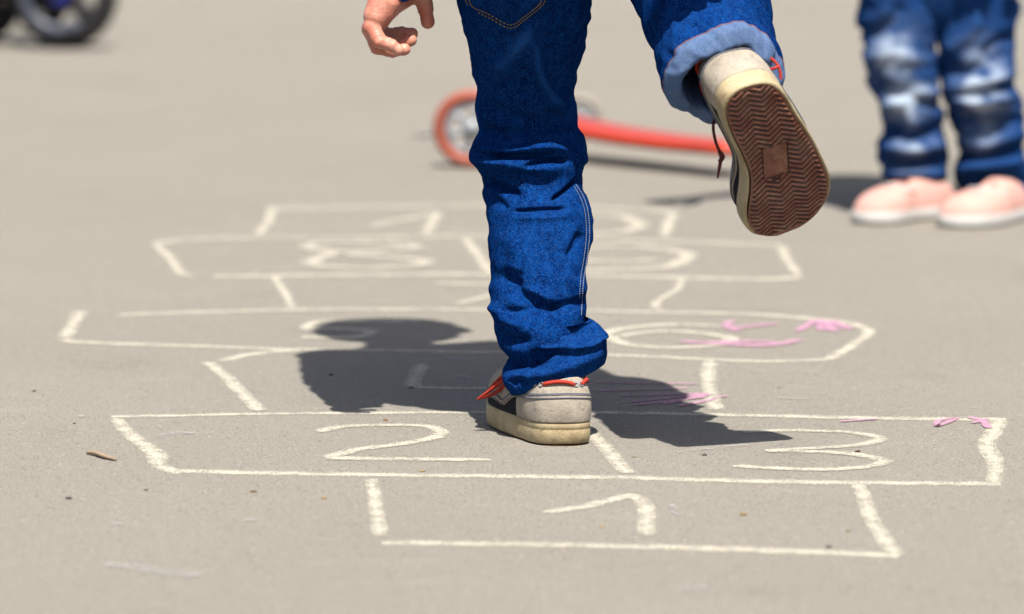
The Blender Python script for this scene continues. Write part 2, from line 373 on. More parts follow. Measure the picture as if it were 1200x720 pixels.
for lab, st in [
 ('faint white smudge to the right of numeral one', [([(786, 592), (790, 600), (794, 607)], .012)]),
 ('long faint chalk streak low on the left, nearest the camera', [([(125, 662), (165, 668), (200, 673), (240, 676)], [.02, .05, .03])]),
 ('faint chalk streak low on the right below numeral one', [([(780, 695), (815, 691), (830, 690)], [.02, .05, .02])]),
 ('tiny white chalk fleck left of the first square', [([(132, 615), (150, 616)], .020)]),
 ('tiny white chalk fleck under numeral two, below the long line', [([(287, 610), (303, 611)], .020)]),
 ('broad faint chalk rub inside the square of numeral two', [([(185, 513), (215, 509), (252, 509)], [.03, .05, .03])]),
 ('faint chalk streak under the shadow left of numeral three', [([(795, 532), (830, 527), (880, 522)], [.012, .022, .012])]),
 ('short faint chalk dash just right of the fourth square', [([(882, 436), (900, 436)], .018)]),
 ('longer faint chalk dash farther right of the fourth square', [([(915, 438), (975, 435)], .016)]),
 ('faint chalk dash right of the fourth square, nearest the line of numeral three', [([(908, 467), (945, 469)], .014)]),
 ('faint chalk streak in the body shadow close to the loose red lace', [([(537, 441), (556, 445)], .014)]),
 ('wide faint chalk rub in the body shadow above numeral four', [([(520, 421), (550, 424)], .026)]),
 ('faint chalk dash outside the grid beyond the pointed end', [([(985, 322), (1025, 321)], .028)]),
 ('faint upright chalk rub in the shadow right of numeral five', [([(431, 392), (433, 408)], .013)]),
 ('faint chalk dash above the far corner of numeral three', [([(1030, 483), (1065, 480)], .016)]),
 ('thin chalk dash at the top right corner of the second row', [([(1135, 479), (1168, 478)], .012)]),
]: scribble(lab, st, FAINT, 'chalk smudge', 'chalk_smudge', SM)

# ------------------------------------------------------------------ pebbles and twig
def pebble(px, py, r, col, label):
    c = at(px, py); r *= .62; V, Fc = ellip((0, 0, r*.30), (r*1.15, r*1.0, r*.5), 12, 8)
    s = random.random()*90
    V = [np.asarray(v)*(1+.35*nz(np.asarray(v)/r, 1.1, s)) for v in V]
    m = mat_plain('stone', col, tuple(x*.6 for x in col), 300, .8)
    o = mk('pebble', V, Fc, m, loc=c); tag(o, label, 'pebble', 'loose grit on the asphalt')
for a in [
 (95, 489, .0040, (.5, .47, .42), 'pale pebble by the upper left corner of the second square'),
 (81, 585, .0040, (.08, .06, .05), 'dark pebble below the twig'),
 (87, 497, .0022, (.05, .05, .05), 'black speck just below the pale pebble at the left'),
 (297, 577, .0036, (.22, .13, .06), 'brown pebble under the long line below numeral two'),
 (380, 585, .0036, (.40, .27, .12), 'tan pebble left of the first square'),
 (452, 493, .0034, (.45, .16, .05), 'orange pebble above numeral two'),
 (171, 575, .0026, (.12, .10, .08), 'small dark pebble under the lower left corner of the second square'),
 (871, 604, .0042, (.40, .25, .10), 'golden pebble right of numeral one'),
 (826, 534, .0036, (.13, .10, .08), 'dark pebble just below the shadow of the raised foot'),
 (1005, 530, .0034, (.12, .04, .03), 'dark red pebble inside numeral three'),
 (994, 623, .0034, (.36, .26, .14), 'tan pebble beside the right side of the first square'),
 (971, 642, .0040, (.14, .12, .10), 'dark pebble at the bottom line of the first square'),
 (705, 618, .0032, (.5, .36, .18), 'yellow pebble left of the stem of numeral one'),
 (495, 553, .0032, (.46, .32, .14), 'yellow pebble on the line under numeral two'),
 (744, 536, .0028, (.42, .33, .2), 'pale tan pebble right of the sneaker beside the divider'),
 (464, 583, .0024, (.5, .42, .3), 'tiny pale pebble inside the first square'),
 (388, 440, .0036, (.06, .05, .05), 'black pebble inside the body shadow'),
 (482, 455, .0036, (.20, .11, .05), 'brown pebble at the corner of numeral four'),
 (40, 459, .0030, (.06, .05, .05), 'dark pebble at the left edge of the picture'),
 (913, 455, .0028, (.40, .30, .2), 'tan pebble between the chalk dashes right of the fourth square')]:
    pebble(*a)
def twig():
    a, b = at(102, 533), at(136, 541)
    pts = [a+[0, 0, .0022], a*.7+b*.3+[0, .002, .003], a*.4+b*.6+[0, -.002, .0026], b+[0, 0, .0018]]
    mb = MB().add(tube(np.array(pts)-a, [.0014, .0021, .0019, .0011], 9, 20)); k = (a*.6+b*.4)-a
    mb.add(tube([k+[0, 0, .003], k+[.0022, .001, .0042]], [.0012, .0007], 7))
    o = mb.build('twig', TWIG, loc=a); tag(o, 'short dry brown twig lying left of the grid', 'twig')
twig()

# ------------------------------------------------------------------ folds in cloth
def fold_disp(pp, folds):
    """pp (N,2) picture points -> outward offset in metres from the traced ridges (+) and creases (-)"""
    d = np.zeros(len(pp))
    for pts, w, amp in folds:
        q = spline(pts, 24); best = np.full(len(pp), 1e9); tt = np.zeros(len(pp))
        for i in range(23):
            a, b = q[i], q[i+1]; ab = b-a; t = np.clip(((pp-a)@ab)/(ab@ab+1e-9), 0, 1)
            dist = np.linalg.norm(pp-(a+t[:, None]*ab), axis=1); k = dist < best
            best[k] = dist[k]; tt[k] = (i+t[k])/23
        env = np.minimum(1, np.minimum(tt, 1-tt)*4+.25)
        d += amp*.0015*env*np.exp(-(best/(w*.9))**2)
    return d
def leg_rows(rows, yk, br, n, m, folds, seed, namp, drape=1.0, facing=1):
    rows = np.array(rows, float); ys = np.linspace(rows[0, 0], rows[-1, 0], n)
    xl = gsmooth(np.interp(ys, rows[:, 0], rows[:, 1]), n/90); xr = gsmooth(np.interp(ys, rows[:, 0], rows[:, 2]), n/90)
    yc = gsmooth(np.interp(ys, [k[0] for k in yk], [k[1] for k in yk]), n/14)
    an = np.linspace(-PI, PI, m, endpoint=False); R = np.zeros((n, m, 3)); N = np.zeros((n, m, 3))
    for i in range(n):
        a, b = P(xl[i], ys[i], yc[i]), P(xr[i], ys[i], yc[i]); c = (a+b)/2; hw = (b[0]-a[0])/2
        s, k = np.sin(an), np.cos(an); e = .92
        R[i, :, 0] = c[0]+hw*np.sign(s)*np.abs(s)**e; R[i, :, 1] = c[1]-hw*br*np.sign(k)*np.abs(k)**e; R[i, :, 2] = c[2]
        N[i, :, 0] = s; N[i, :, 1] = -k
    pp = proj(R.reshape(-1, 3)); front = smooth(-.1, .35, np.tile(np.cos(an), n))
    d = fold_disp(pp, folds)*front
    flat = R.reshape(-1, 3); g = np.zeros(len(flat)); back = 1-front
    for i, p in enumerate(flat):
        q = (p[0]*1.0, p[1]*1.0, p[2]*2.6)
        v = mnoise.fractal((q[0]*13+seed, q[1]*13, q[2]*13), .9, 2.0, 3)
        g[i] = v*namp*(1+1.6*back[i])+mnoise.noise((p[0]*60+seed, p[1]*60, p[2]*75))*.0006
    flat = flat+N.reshape(-1, 3)*(d+g)[:, None]
    return flat.reshape(n, m, 3), ys
def surf_hit(bvh, px, py, off=.0012):
    d = ray(px, py); r = bvh.ray_cast(Vector(CAM), Vector(d).normalized())
    if r[0] is None: return None
    n = r[1]
    if n.dot(Vector(d)) > 0: n = -n
    return np.array(r[0]+n*off)
def stitches(mb, bvh, pts, n, r, dash=.62):
    q = spline(pts, n*2+1)
    for i in range(n):
        a, b = q[2*i], q[2*i]+(q[2*i+2]-q[2*i])*dash; A, B = surf_hit(bvh, *a, off=r*.5), surf_hit(bvh, *b, off=r*.5)
        if A is None or B is None or np.linalg.norm(A-B) > .02: continue
        mb.add(tube([A, (A+B)/2+unit(CAM-A)*r*.4, B], [r*.7, r, r*.7], 6))

# ------------------------------------------------------------------ the hopping child
B1 = np.array([.03, .03, 0.0])
HX, HY, HZ = -.022, .220, 1.085
JOINTS = []
def finger(mb, pts, rs):
    """knuckles a little thicker than the bones between them; joints remembered for their creases"""
    P2, R2 = [pts[0]], [rs[0]]
    for i in range(len(pts)-1):
        P2 += [(pts[i]+pts[i+1])/2, pts[i+1]]; R2 += [min(rs[i], rs[i+1])*.97, rs[i+1]*1.03]
        JOINTS.append((np.array(pts[i+1]), unit(pts[i+1]-pts[i]), rs[i+1])) if i < len(pts)-2 else None
    chain(mb, P2, R2)
def hand(mb, w, tips=True):
    """left hand seen from the little-finger side, hanging and half closed; joints traced at depth w"""
    def Q(px, py, dy=0.0): return P(px, py, w)+np.array([0, dy, 0])
    chain(mb, [Q(462, -55, .006), Q(458, -22, .006), Q(455, -4, .006)], [.0225, .0185, .0175])
    chain(mb, [Q(452, -4, -.004), Q(441, 18, -.010), Q(437, 31, -.012)], [.0150, .0120, .0085])
    chain(mb, [Q(457, -2, .006), Q(445, 14, .004), Q(439, 31, .004)], [.0165, .0140, .0095])
    chain(mb, [Q(460, -2, .016), Q(448, 14, .018), Q(441, 31, .019)], [.0155, .0130, .0095])
    chain(mb, [Q(456, 2, -.008), Q(452, 13, -.008)], [.0115, .0100])
    finger(mb, [Q(436, 31, -.014), Q(445, 46, -.020), Q(458, 51, -.020), Q(467, 57, -.019)], [.0084, .0074, .0067, .0056])
    finger(mb, [Q(434, 34, -.001), Q(442, 55, -.003), Q(459, 60, -.003), Q(474, 58, -.002)], [.0086, .0072, .0064, .0056])
    finger(mb, [Q(437, 33, .013), Q(447, 55, .016), Q(466, 55, .018), Q(481, 49, .018)], [.0084, .0072, .0068, .0057])
    finger(mb, [Q(439, 30, .026), Q(451, 45, .033), Q(468, 42, .035), Q(482, 43, .035)], [.0081, .0071, .0066, .0057])
    chain(mb, [Q(462, 0, .018), Q(478, -6, .03), Q(494, -4, .036)], [.0140, .0120, .0100])
    finger(mb, [Q(494, -4, .036), Q(497.5, 12, .036), Q(500.5, 29, .036)], [.0094, .0082, .0066])
def right_hand(mb, w, d):
    w = np.asarray(w, float); d = unit(d); s = unit(np.cross(d, (0, 0, 1))); u = np.cross(s, d)
    chain(mb, [w, w+d*.045], [.018, .024])
    for k, L in ((-.022, .034), (-.008, .043), (.007, .046), (.021, .042)):
        a = w+d*.058+s*k; chain(mb, [w+d*.03+s*k*.7, a, a+d*L*.5-u*.006, a+d*L*.85-u*.02], [.011, .0085, .0075, .0065])
    a = w+d*.02-s*.02; chain(mb, [a, a+d*.022-s*.022, a+d*.045-s*.026-u*.008], [.011, .009, .0075])
def head(mb, c, fy, s=1.0):
    """skull, jaw, nose, ears, lips; fy = +1 looks away from the camera, -1 towards it"""
    c = np.asarray(c, float)
    mb.add(ellip(c+[0, -fy*.008*s, .016*s], (.073*s, .086*s, .078*s))); mb.add(ellip(c+[0, fy*.022*s, -.035*s], (.055*s, .058*s, .058*s)))
    mb.add(capsule(c+[0, fy*.078*s, .0], .009*s, c+[0, fy*.089*s, -.020*s], .011*s))
    for sx in (-1, 1):
        mb.add(ellip(c+[sx*.076*s, -fy*.004, -.008*s], (.010*s, .017*s, .027*s))); mb.add(ellip(c+[sx*.034*s, fy*.058*s, -.025*s], (.020*s, .018*s, .020*s)))
        mb.add(capsule(c+[sx*.016*s, fy*.079*s, .018*s], .008*s, c+[sx*.042*s, fy*.067*s, .020*s], .008*s))
    mb.add(capsule(c+[-.014*s, fy*.073*s, -.050*s], .006*s, c+[.014*s, fy*.073*s, -.050*s], .006*s))
    mb.add(ellip(c+[0, fy*.062*s, -.078*s], (.022*s, .018*s, .016*s)))
WR = P(456, -10, .0)          # left wrist
LEL = np.array([-.112, .065, .63]); LSH = np.array([-.088, .115, .885])
RSH = np.array([.078, .160, .925]); REL = np.array([.165, -.020, .745]); RWR = np.array([.172, -.160, .640])
ANK_L = np.array([.042, .005, .075]); KNEE_L = np.array([.012, .100, .27]); HIP_L = np.array([.012, .005, .47])
HIP_R = np.array([.120, .005, .52]); KNEE_R = np.array([.144, .098, .490]); ANK_R = np.array([.190, -.150, .350])
mb = MB(); hand(mb, .0)
chain(mb, [P(462, -55, .006), LEL, LSH], [.022, .030, .036]); chain(mb, [RWR, REL, RSH], [.019, .029, .036]); right_hand(mb, RWR, unit(RWR-REL))
chain(mb, [(.055, .015, .54), (.015, .035, .68), (-.020, .095, .83), (-.018, .135, .935), (HX, .165, 1.0)], [.085, .078, .084, .042, .036])
chain(mb, [LSH, (-.018, .11, .88), RSH], [.038, .06, .038]); head(mb, (HX, HY, HZ), 1)
chain(mb, [HIP_L, KNEE_L, ANK_L+[0, .02, .05], ANK_L+[0, .014, 0], ANK_L+[0, .012, -.035]], [.032, .024, .016, .016, .018]); chain(mb, [HIP_R, KNEE_R, (.200, -.115, .362), (.214, -.150, .342)], [.04, .034, .024, .024])
kid = fuse(mb, 'person', SKIN, None, B1, .0012, 4); kid.location = B1
def creases(o):
    n = len(o.data.vertices); co = np.zeros(n*3); nr = np.zeros(n*3); o.data.vertices.foreach_get('co', co); o.data.vertices.foreach_get('normal', nr)
    co = co.reshape(-1, 3); nr = nr.reshape(-1, 3); q = co+B1
    for c, t, rad in JOINTS:
        w = q-c; near = np.linalg.norm(w, axis=1) < rad*2.2
        for k in (-.0011, .0011): co[near] -= nr[near]*(.0008*np.exp(-((w[near] @ t-k)/.0007)**2))[:, None]
    o.data.vertices.foreach_set('co', co.ravel()); o.data.update()
creases(kid)
tag(kid, 'child seen from behind in dark blue jeans hopping on one foot in the chalk grid', 'person')
# head is hair + eyes
mb = MB().add(ellip((HX, HY-.014, HZ+.026), (.082, .090, .080))).add(ellip((HX, HY-.03, HZ-.02), (.074, .07, .06)))
hv = fuse(mb, 'hair', HAIR, kid, B1, .004, 3)
def strands(p, n):
    p = p+n*(mnoise.noise(Vector((p.x*30, p.y*30, p.z*9)))*.007)
    if p.y+B1[1] > HY+.04 and p.z < HZ+.035: p.y = HY+.03-B1[1]
    return p
push(hv, strands)
for sx in (-1, 1): mk('eye', *ellip((HX+sx*.029, HY+.074, HZ+.004), (.011, .007, .008), 14, 8), EYE, kid, B1)
# shirt
mb = MB(); hem = []
for z, hx, hy, cx, cy in [(.468, .128, .098, .040, .040), (.48, .138, .104, .038, .040), (.52, .136, .102, .040, .036), (.58, .118, .096, .042, .030), (.64, .10, .09, .03, .035)]:
    an = np.linspace(0, 2*PI, 60, endpoint=False); hem.append(np.stack([cx+hx*np.cos(an)*(1+.03*np.sin(5*an)), cy+hy*np.sin(an)*(1+.04*np.cos(7*an)), np.full(60, z)], -1))
mb.add(loft(np.array(hem), True, True, True))
chain(mb, [(.050, .025, .60), (.012, .035, .68), (-.024, .095, .83), (-.020, .13, .92)], [.09, .104, .106, .055])
chain(mb, [LSH, LEL, P(459, -29, .003)], [.046, .037, .0275]); chain(mb, [P(459, -29, .003), P(457, -24, .004)], [.0275, .0265])
chain(mb, [RSH, REL, RWR*.8+REL*.2], [.046, .037, .029]); chain(mb, [LSH, (-.018, .11, .875), RSH], [.048, .07, .048])
sh = fuse(mb, 'shirt', SHIRT, kid, B1, .003, 3)
push(sh, lambda p, n: p+n*(mnoise.fractal(Vector((p.x*16, p.y*16, p.z*28)), 1, 2, 2)*.0035))

# jeans: standing leg traced row by row from its outline, folds traced one by one
rows = [(-130, 530, 700), (-80, 526, 700), (-40, 531, 697), (0, 537, 693), (30, 543, 690), (60, 549, 685), (90, 557, 676), (105, 561, 673), (117, 556, 673), (135, 556, 675), (150, 560, 676), (158, 558, 678),
        (168, 551, 682), (180, 547, 685), (190, 549, 684), (200, 562, 683), (207, 567, 682), (220, 568, 683), (232, 569, 690), (250, 570, 694), (270, 572, 695), (290, 574, 692), (310, 576, 689), (330, 577, 685),
        (350, 577, 685), (370, 576, 686), (385, 577, 686), (398, 581, 684), (408, 588, 680), (418, 600, 674), (440, 618, 672)]
FO = [([(580, 84), (600, 66), (627, 30)], 9, 5), ([(626, 48), (636, 95), (661, 130)], 7, 6), ([(600, 60), (612, 90), (640, 122)], 14, -3), ([(560, 120), (600, 138), (640, 140), (672, 128)], 10, -5),
      ([(556, 150), (590, 156), (640, 152), (676, 142)], 7, -4), ([(564, 167), (574, 173), (600, 175), (640, 171), (664, 177)], 5, 7), ([(575, 183), (610, 184), (650, 181)], 4.5, -7),
      ([(548, 188), (580, 190), (610, 184), (655, 177)], 5, 2), ([(615, 195), (640, 189), (666, 188)], 4, -8), ([(562, 186), (600, 194), (660, 199)], 12, 5), ([(672, 150), (682, 175), (680, 195)], 8, 5),
      ([(576, 204), (606, 201), (636, 206)], 3.0, -3.5), ([(566, 210), (592, 222), (610, 230)], 5, -6), ([(648, 237), (664, 226), (680, 210)], 4, -8), ([(602, 249), (635, 247), (664, 246)], 3.2, -5), ([(600, 255), (640, 254), (668, 252)], 5, 2),
      ([(570, 232), (585, 238), (592, 248)], 6, -3), ([(580, 322), (598, 330), (612, 345), (636, 362)], 10, -7), ([(604, 338), (630, 344), (650, 352)], 6, 3), ([(682, 272), (676, 290), (668, 304)], 7, -5),
      ([(578, 370), (610, 366), (640, 362), (668, 364)], 7, -5), ([(574, 356), (590, 372), (612, 382)], 7, 5), ([(645, 366), (665, 358), (684, 355)], 6, -4), ([(655, 320), (672, 332), (684, 345)], 9, 3), ([(580, 390), (600, 400), (622, 398)], 7, -6),
      ([(600, 270), (610, 300), (606, 320)], 14, 3), ([(640, 290), (648, 310), (660, 330)], 10, -2)]
YK = [(-130, .000), (-60, .002), (0, .022), (60, .058), (120, .092), (170, .108), (210, .090), (300, .055), (380, .022), (440, .008)]
Rs, _ = leg_rows(rows, YK, .98, 330, 200, FO, 3.3, .0016)
bvh_leg = BVHTree.FromPolygons(*[[tuple(v) for v in Rs.reshape(-1, 3)], loft(Rs)[1]])
jb = MB().add(loft(Rs, True, True, True))
# raised leg: rings along hip - knee - ankle
def tube_leg(path, rad, n, m, seed, amp, rings):
    c = spline(path, n); c = np.stack([gsmooth(c[:, k], n/40) for k in range(3)], -1)
    r = np.interp(np.linspace(0, 1, n), np.linspace(0, 1, len(rad)), rad); T = np.gradient(c, axis=0); u = np.array([0, 0, 1.]); R = np.zeros((n, m, 3))
    t0 = unit(T[0]); u = unit(np.cross(np.cross(t0, (0, -1, 0)), t0)) if abs(t0[1]) < .9 else u
    an = np.linspace(0, 2*PI, m, endpoint=False)
    for i in range(n):
        t = unit(T[i]); a = unit(np.cross(t, u)); b = np.cross(a, t); u = b; s = i/(n-1)
        for j, q in enumerate(an):
            d = a*math.cos(q)+b*math.sin(q); p = c[i]+d*r[i]
            w = mnoise.fractal((p[0]*14+seed, p[1]*30, p[2]*14), .9, 2, 3)*amp
            for (s0, ph, wd, h) in rings: w += h*math.exp(-((s-s0-.025*math.sin(q+ph))/wd)**2)*(.65+.35*math.cos(q*1.0-ph))
            R[i, j] = c[i]+d*(r[i]+w)
    return R
ax_s = unit(ANK_R-KNEE_R)
END = ANK_R-ax_s*.002
rr = tube_leg([HIP_R+[0, 0, .03], HIP_R*.55+KNEE_R*.45+[.004, 0, .0], KNEE_R, KNEE_R*.62+END*.38, KNEE_R*.3+END*.7, END], [.070, .066, .064, .059, .053, .049], 260, 140, 9.1, .0042,
              [(.52, 2.6, .02, .006), (.58, 3.2, .014, -.008), (.645, 3.4, .020, .009), (.71, 3.0, .012, -.011), (.77, 3.3, .020, .010), (.835, 3.1, .010, -.012), (.87, 3.2, .016, .006), (.915, 3.3, .010, -.010), (.965, 3.0, .03, .005), (.80, .5, .012, -.006), (.70, .3, .014, -.006)])
jb.add(loft(rr, True, True, False))
# seat of the jeans
pel = []
for z, hx, hy, cx, cy in [(.455, .070, .052, .065, .015), (.475, .100, .072, .064, .015), (.50, .112, .086, .064, .018), (.53, .110, .088, .063, .02), (.56, .104, .084, .062, .02), (.60, .097, .080, .06, .022), (.615, .094, .078, .06, .022)]:
    an = np.linspace(0, 2*PI, 80, endpoint=False); pel.append(np.stack([cx+hx*np.cos(an), cy+hy*np.sin(an)*(1+.10*np.abs(np.cos(an))*(np.sin(an) < 0)), np.full(80, z)], -1))
pel = np.array(pel); jb.add(loft(pel, True, True, True))
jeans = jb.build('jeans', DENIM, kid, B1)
# sunlit fold highlights painted into the thigh colour; a paler patch on the calf
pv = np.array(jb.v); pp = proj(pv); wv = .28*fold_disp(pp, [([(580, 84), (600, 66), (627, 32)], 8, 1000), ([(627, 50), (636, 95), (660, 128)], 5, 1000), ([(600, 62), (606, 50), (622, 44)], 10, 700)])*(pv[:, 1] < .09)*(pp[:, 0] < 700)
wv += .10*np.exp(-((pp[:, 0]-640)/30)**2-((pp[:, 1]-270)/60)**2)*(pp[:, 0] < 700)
attr(jeans, 'wear_sun', np.clip(wv, 0, .75))
# side seam and pocket of the standing leg
mb = MB(); stitches(mb, bvh_leg, [(675, 217), (684, 232), (689, 250), (690.5, 275), (688, 300), (684, 325), (682, 350), (681, 370)], 60, .0006); stitches(mb, bvh_leg, [(673, 219), (681, 234), (685.5, 250), (687, 275), (684.5, 300), (680.5, 325), (679, 350)], 56, .00045)
mb.build('seam_stitching', BLUE_THREAD, jeans, B1)
def patch_on(bvh, poly_l, poly_r, n, m, off):
    L, R_ = spline(poly_l, n), spline(poly_r, n); G = []
    for a, b in zip(L, R_):
        row = []
        for t in np.linspace(0, 1, m):
            q = a+(b-a)*t; h = surf_hit(bvh, *q, off=off*min(1, min(t, 1-t)*m*.7)); row.append(h if h is not None else P(*q, -.06))
        G.append(row)
    return np.array(G)
pk = patch_on(bvh_leg, [(541, -40), (542, -15), (546, 4), (598, 37)], [(648, -40), (645, -15), (640, 2), (599, 37.5)], 40, 40, .0022)
mb = MB().add(loft(pk, closed=False)); pocket = mb.build('back_pocket', DENIM, jeans, B1); attr(pocket, 'wear_sun', [.03]*len(mb.v))
bvp = BVHTree.FromPolygons([tuple(v) for v in mb.v], mb.f)
mb = MB()
for dx in (0, 4.2): stitches(mb, bvp, [(546+dx, 0+dx*.0), (552+dx*.6, 10-dx*.4), (572, 20-dx*.9), (598, 33-dx*.9), (615, 23-dx*.9), (630, 11-dx*.9), (638-dx, 2), (641-dx, -12)], 42, .0007)
mb.build('pocket_stitching', THREAD, pocket, B1)
# turn-up of the standing leg
def cuff_low():
    n, m = 90, 220; an = np.linspace(-PI, PI, m, endpoint=False); R = []
    vs = np.linspace(0, 1, n)
    lx = np.interp(vs, [0, .08, .25, .45, .65, .85, 1], [597, 594, 590, 589, 591, 595, 601]); ly = np.interp(vs, [0, 1], [460, 416]); rx = np.interp(vs, [0, .08, .3, .55, .8, .93, 1], [709, 711, 711.5, 710, 704, 694, 684]); ry = np.interp(vs, [0, 1], [424, 371])
    lx, rx = gsmooth(lx, 3), gsmooth(rx, 3)
    FC = [([(592, 415), (602, 425), (625, 424), (650, 415), (672, 413)], 11, -15), ([(640, 394), (665, 391), (692, 392)], 9, -15), ([(630, 396), (645, 402), (660, 401)], 5, -6), ([(594, 418), (612, 410), (634, 400), (648, 390)], 5, 7),
          ([(622, 388), (630, 405), (655, 410), (690, 402), (706, 390)], 6, 6), ([(640, 385), (670, 378), (690, 376)], 6, 4), ([(598, 440), (640, 436), (680, 424), (708, 412)], 9, 3), ([(600, 452), (606, 446), (620, 452)], 5, -4), ([(690, 380), (700, 388), (702, 398)], 6, 3)]
    for i, v in enumerate(vs):
        a, b = P(lx[i], ly[i], .016), P(rx[i], ry[i], .012); c = (a+b)/2; ex = (b-a)/2; hw = np.linalg.norm(ex); ring = []
        for q in an: ring.append(c+ex*math.sin(q)-np.array([0, 1, 0])*hw*1.0*math.cos(q))
        R.append(ring)
    R = np.array(R); pp = proj(R.reshape(-1, 3)); fr = smooth(-.1, .3, np.tile(np.cos(an), n))
    d = fold_disp(pp, FC)*fr; d *= 1
    N = np.zeros_like(R); N[:, :, 0] = np.sin(an); N[:, :, 1] = -np.cos(an)
    fl = R.reshape(-1, 3); g = np.array([mnoise.fractal((p[0]*22, p[1]*22, p[2]*45), 1, 2, 3)*.0022 for p in fl])
    out = (fl+N.reshape(-1, 3)*(d+g)[:, None]).reshape(n, m, 3)
    c0 = out[0].mean(0); inner = [c0+(out[0]-c0)*s+np.array([0, 0, z]) for s, z in ((.80, .02), (.90, .004), (.955, -.002), (.985, -.0015))]
    return np.concatenate([np.array(inner), out])
cl = cuff_low(); mb = MB().add(loft(cl)); cf = mb.build('cuff', DENIM, jeans, B1)
attr(cf, 'wear_sun', np.clip(.10+.12*np.array([nz(v, 60) for v in mb.v]), 0, 1))
# small tail of denim hanging at the front of the turn-up
# turn-up of the raised leg: pale reverse side folded outwards
def cuff_high():
    t = ax_s; a = unit(np.cross(t, (0, 0, 1))); b = np.cross(a, t); m = 140; an = np.linspace(0, 2*PI, m, endpoint=False)
    outer, pale = [], []
    prof = [(-.062, .0490), (-.056, .0535), (-.045, .0560), (-.03, .0575), (-.015, .0582), (-.004, .0580), (.001, .0570)]
    prof2 = [(.0005, .0565), (.005, .0580), (.011, .0570), (.0145, .0540), (.0180, .0495), (.0200, .0455), (.0190, .0420), (.014, .0400), (-.01, .038), (-.04, .037)]
    for pr, out in ((prof, outer), (prof2, pale)):
        for s, r in pr:
            ring = []
            for q in an:
                w = .0035*math.sin(2*q+.6)+.0026*math.sin(3*q+2.)+.0042*mnoise.noise((math.cos(q)*2.6+s*45, math.sin(q)*2.6, 1))+.0022*mnoise.noise((math.cos(q)*7+s*90, math.sin(q)*7, 4)); sl = .004*math.sin(2*q+1.)+.0045*mnoise.noise((math.cos(q)*2.2, math.sin(q)*2.2, 7.))
                ring.append(END-t*.004+t*(s+sl)+(a*math.cos(q)+b*math.sin(q))*(r*.92+w))
            out.append(ring)
    up = lambda L: np.array([spline(np.array(L)[:, j], 40) for j in range(m)]).transpose(1, 0, 2)
    return up(outer), up(pale)
co, cp = cuff_high()
mb = MB().add(loft(co)); c2 = mb.build('cuff', DENIM, jeans, B1); attr(c2, 'wear_sun', [.06]*len(mb.v))
mb = MB().add(loft(cp)); c3 = mb.build('cuff_lining', DENIM_PALE, jeans, B1); attr(c3, 'wear_sun', [0]*len(mb.v)); c3['label'] = 'pale reverse side of the turned up denim'
mb = MB(); rim = cp[2]; mb.add(tube(np.concatenate([rim, rim[:1]]), .0007, 6)); mb.build('cuff_stitching', mat_plain('rust_thread', (.28, .12, .10), (.22, .1, .09), 900, .8), jeans, B1)

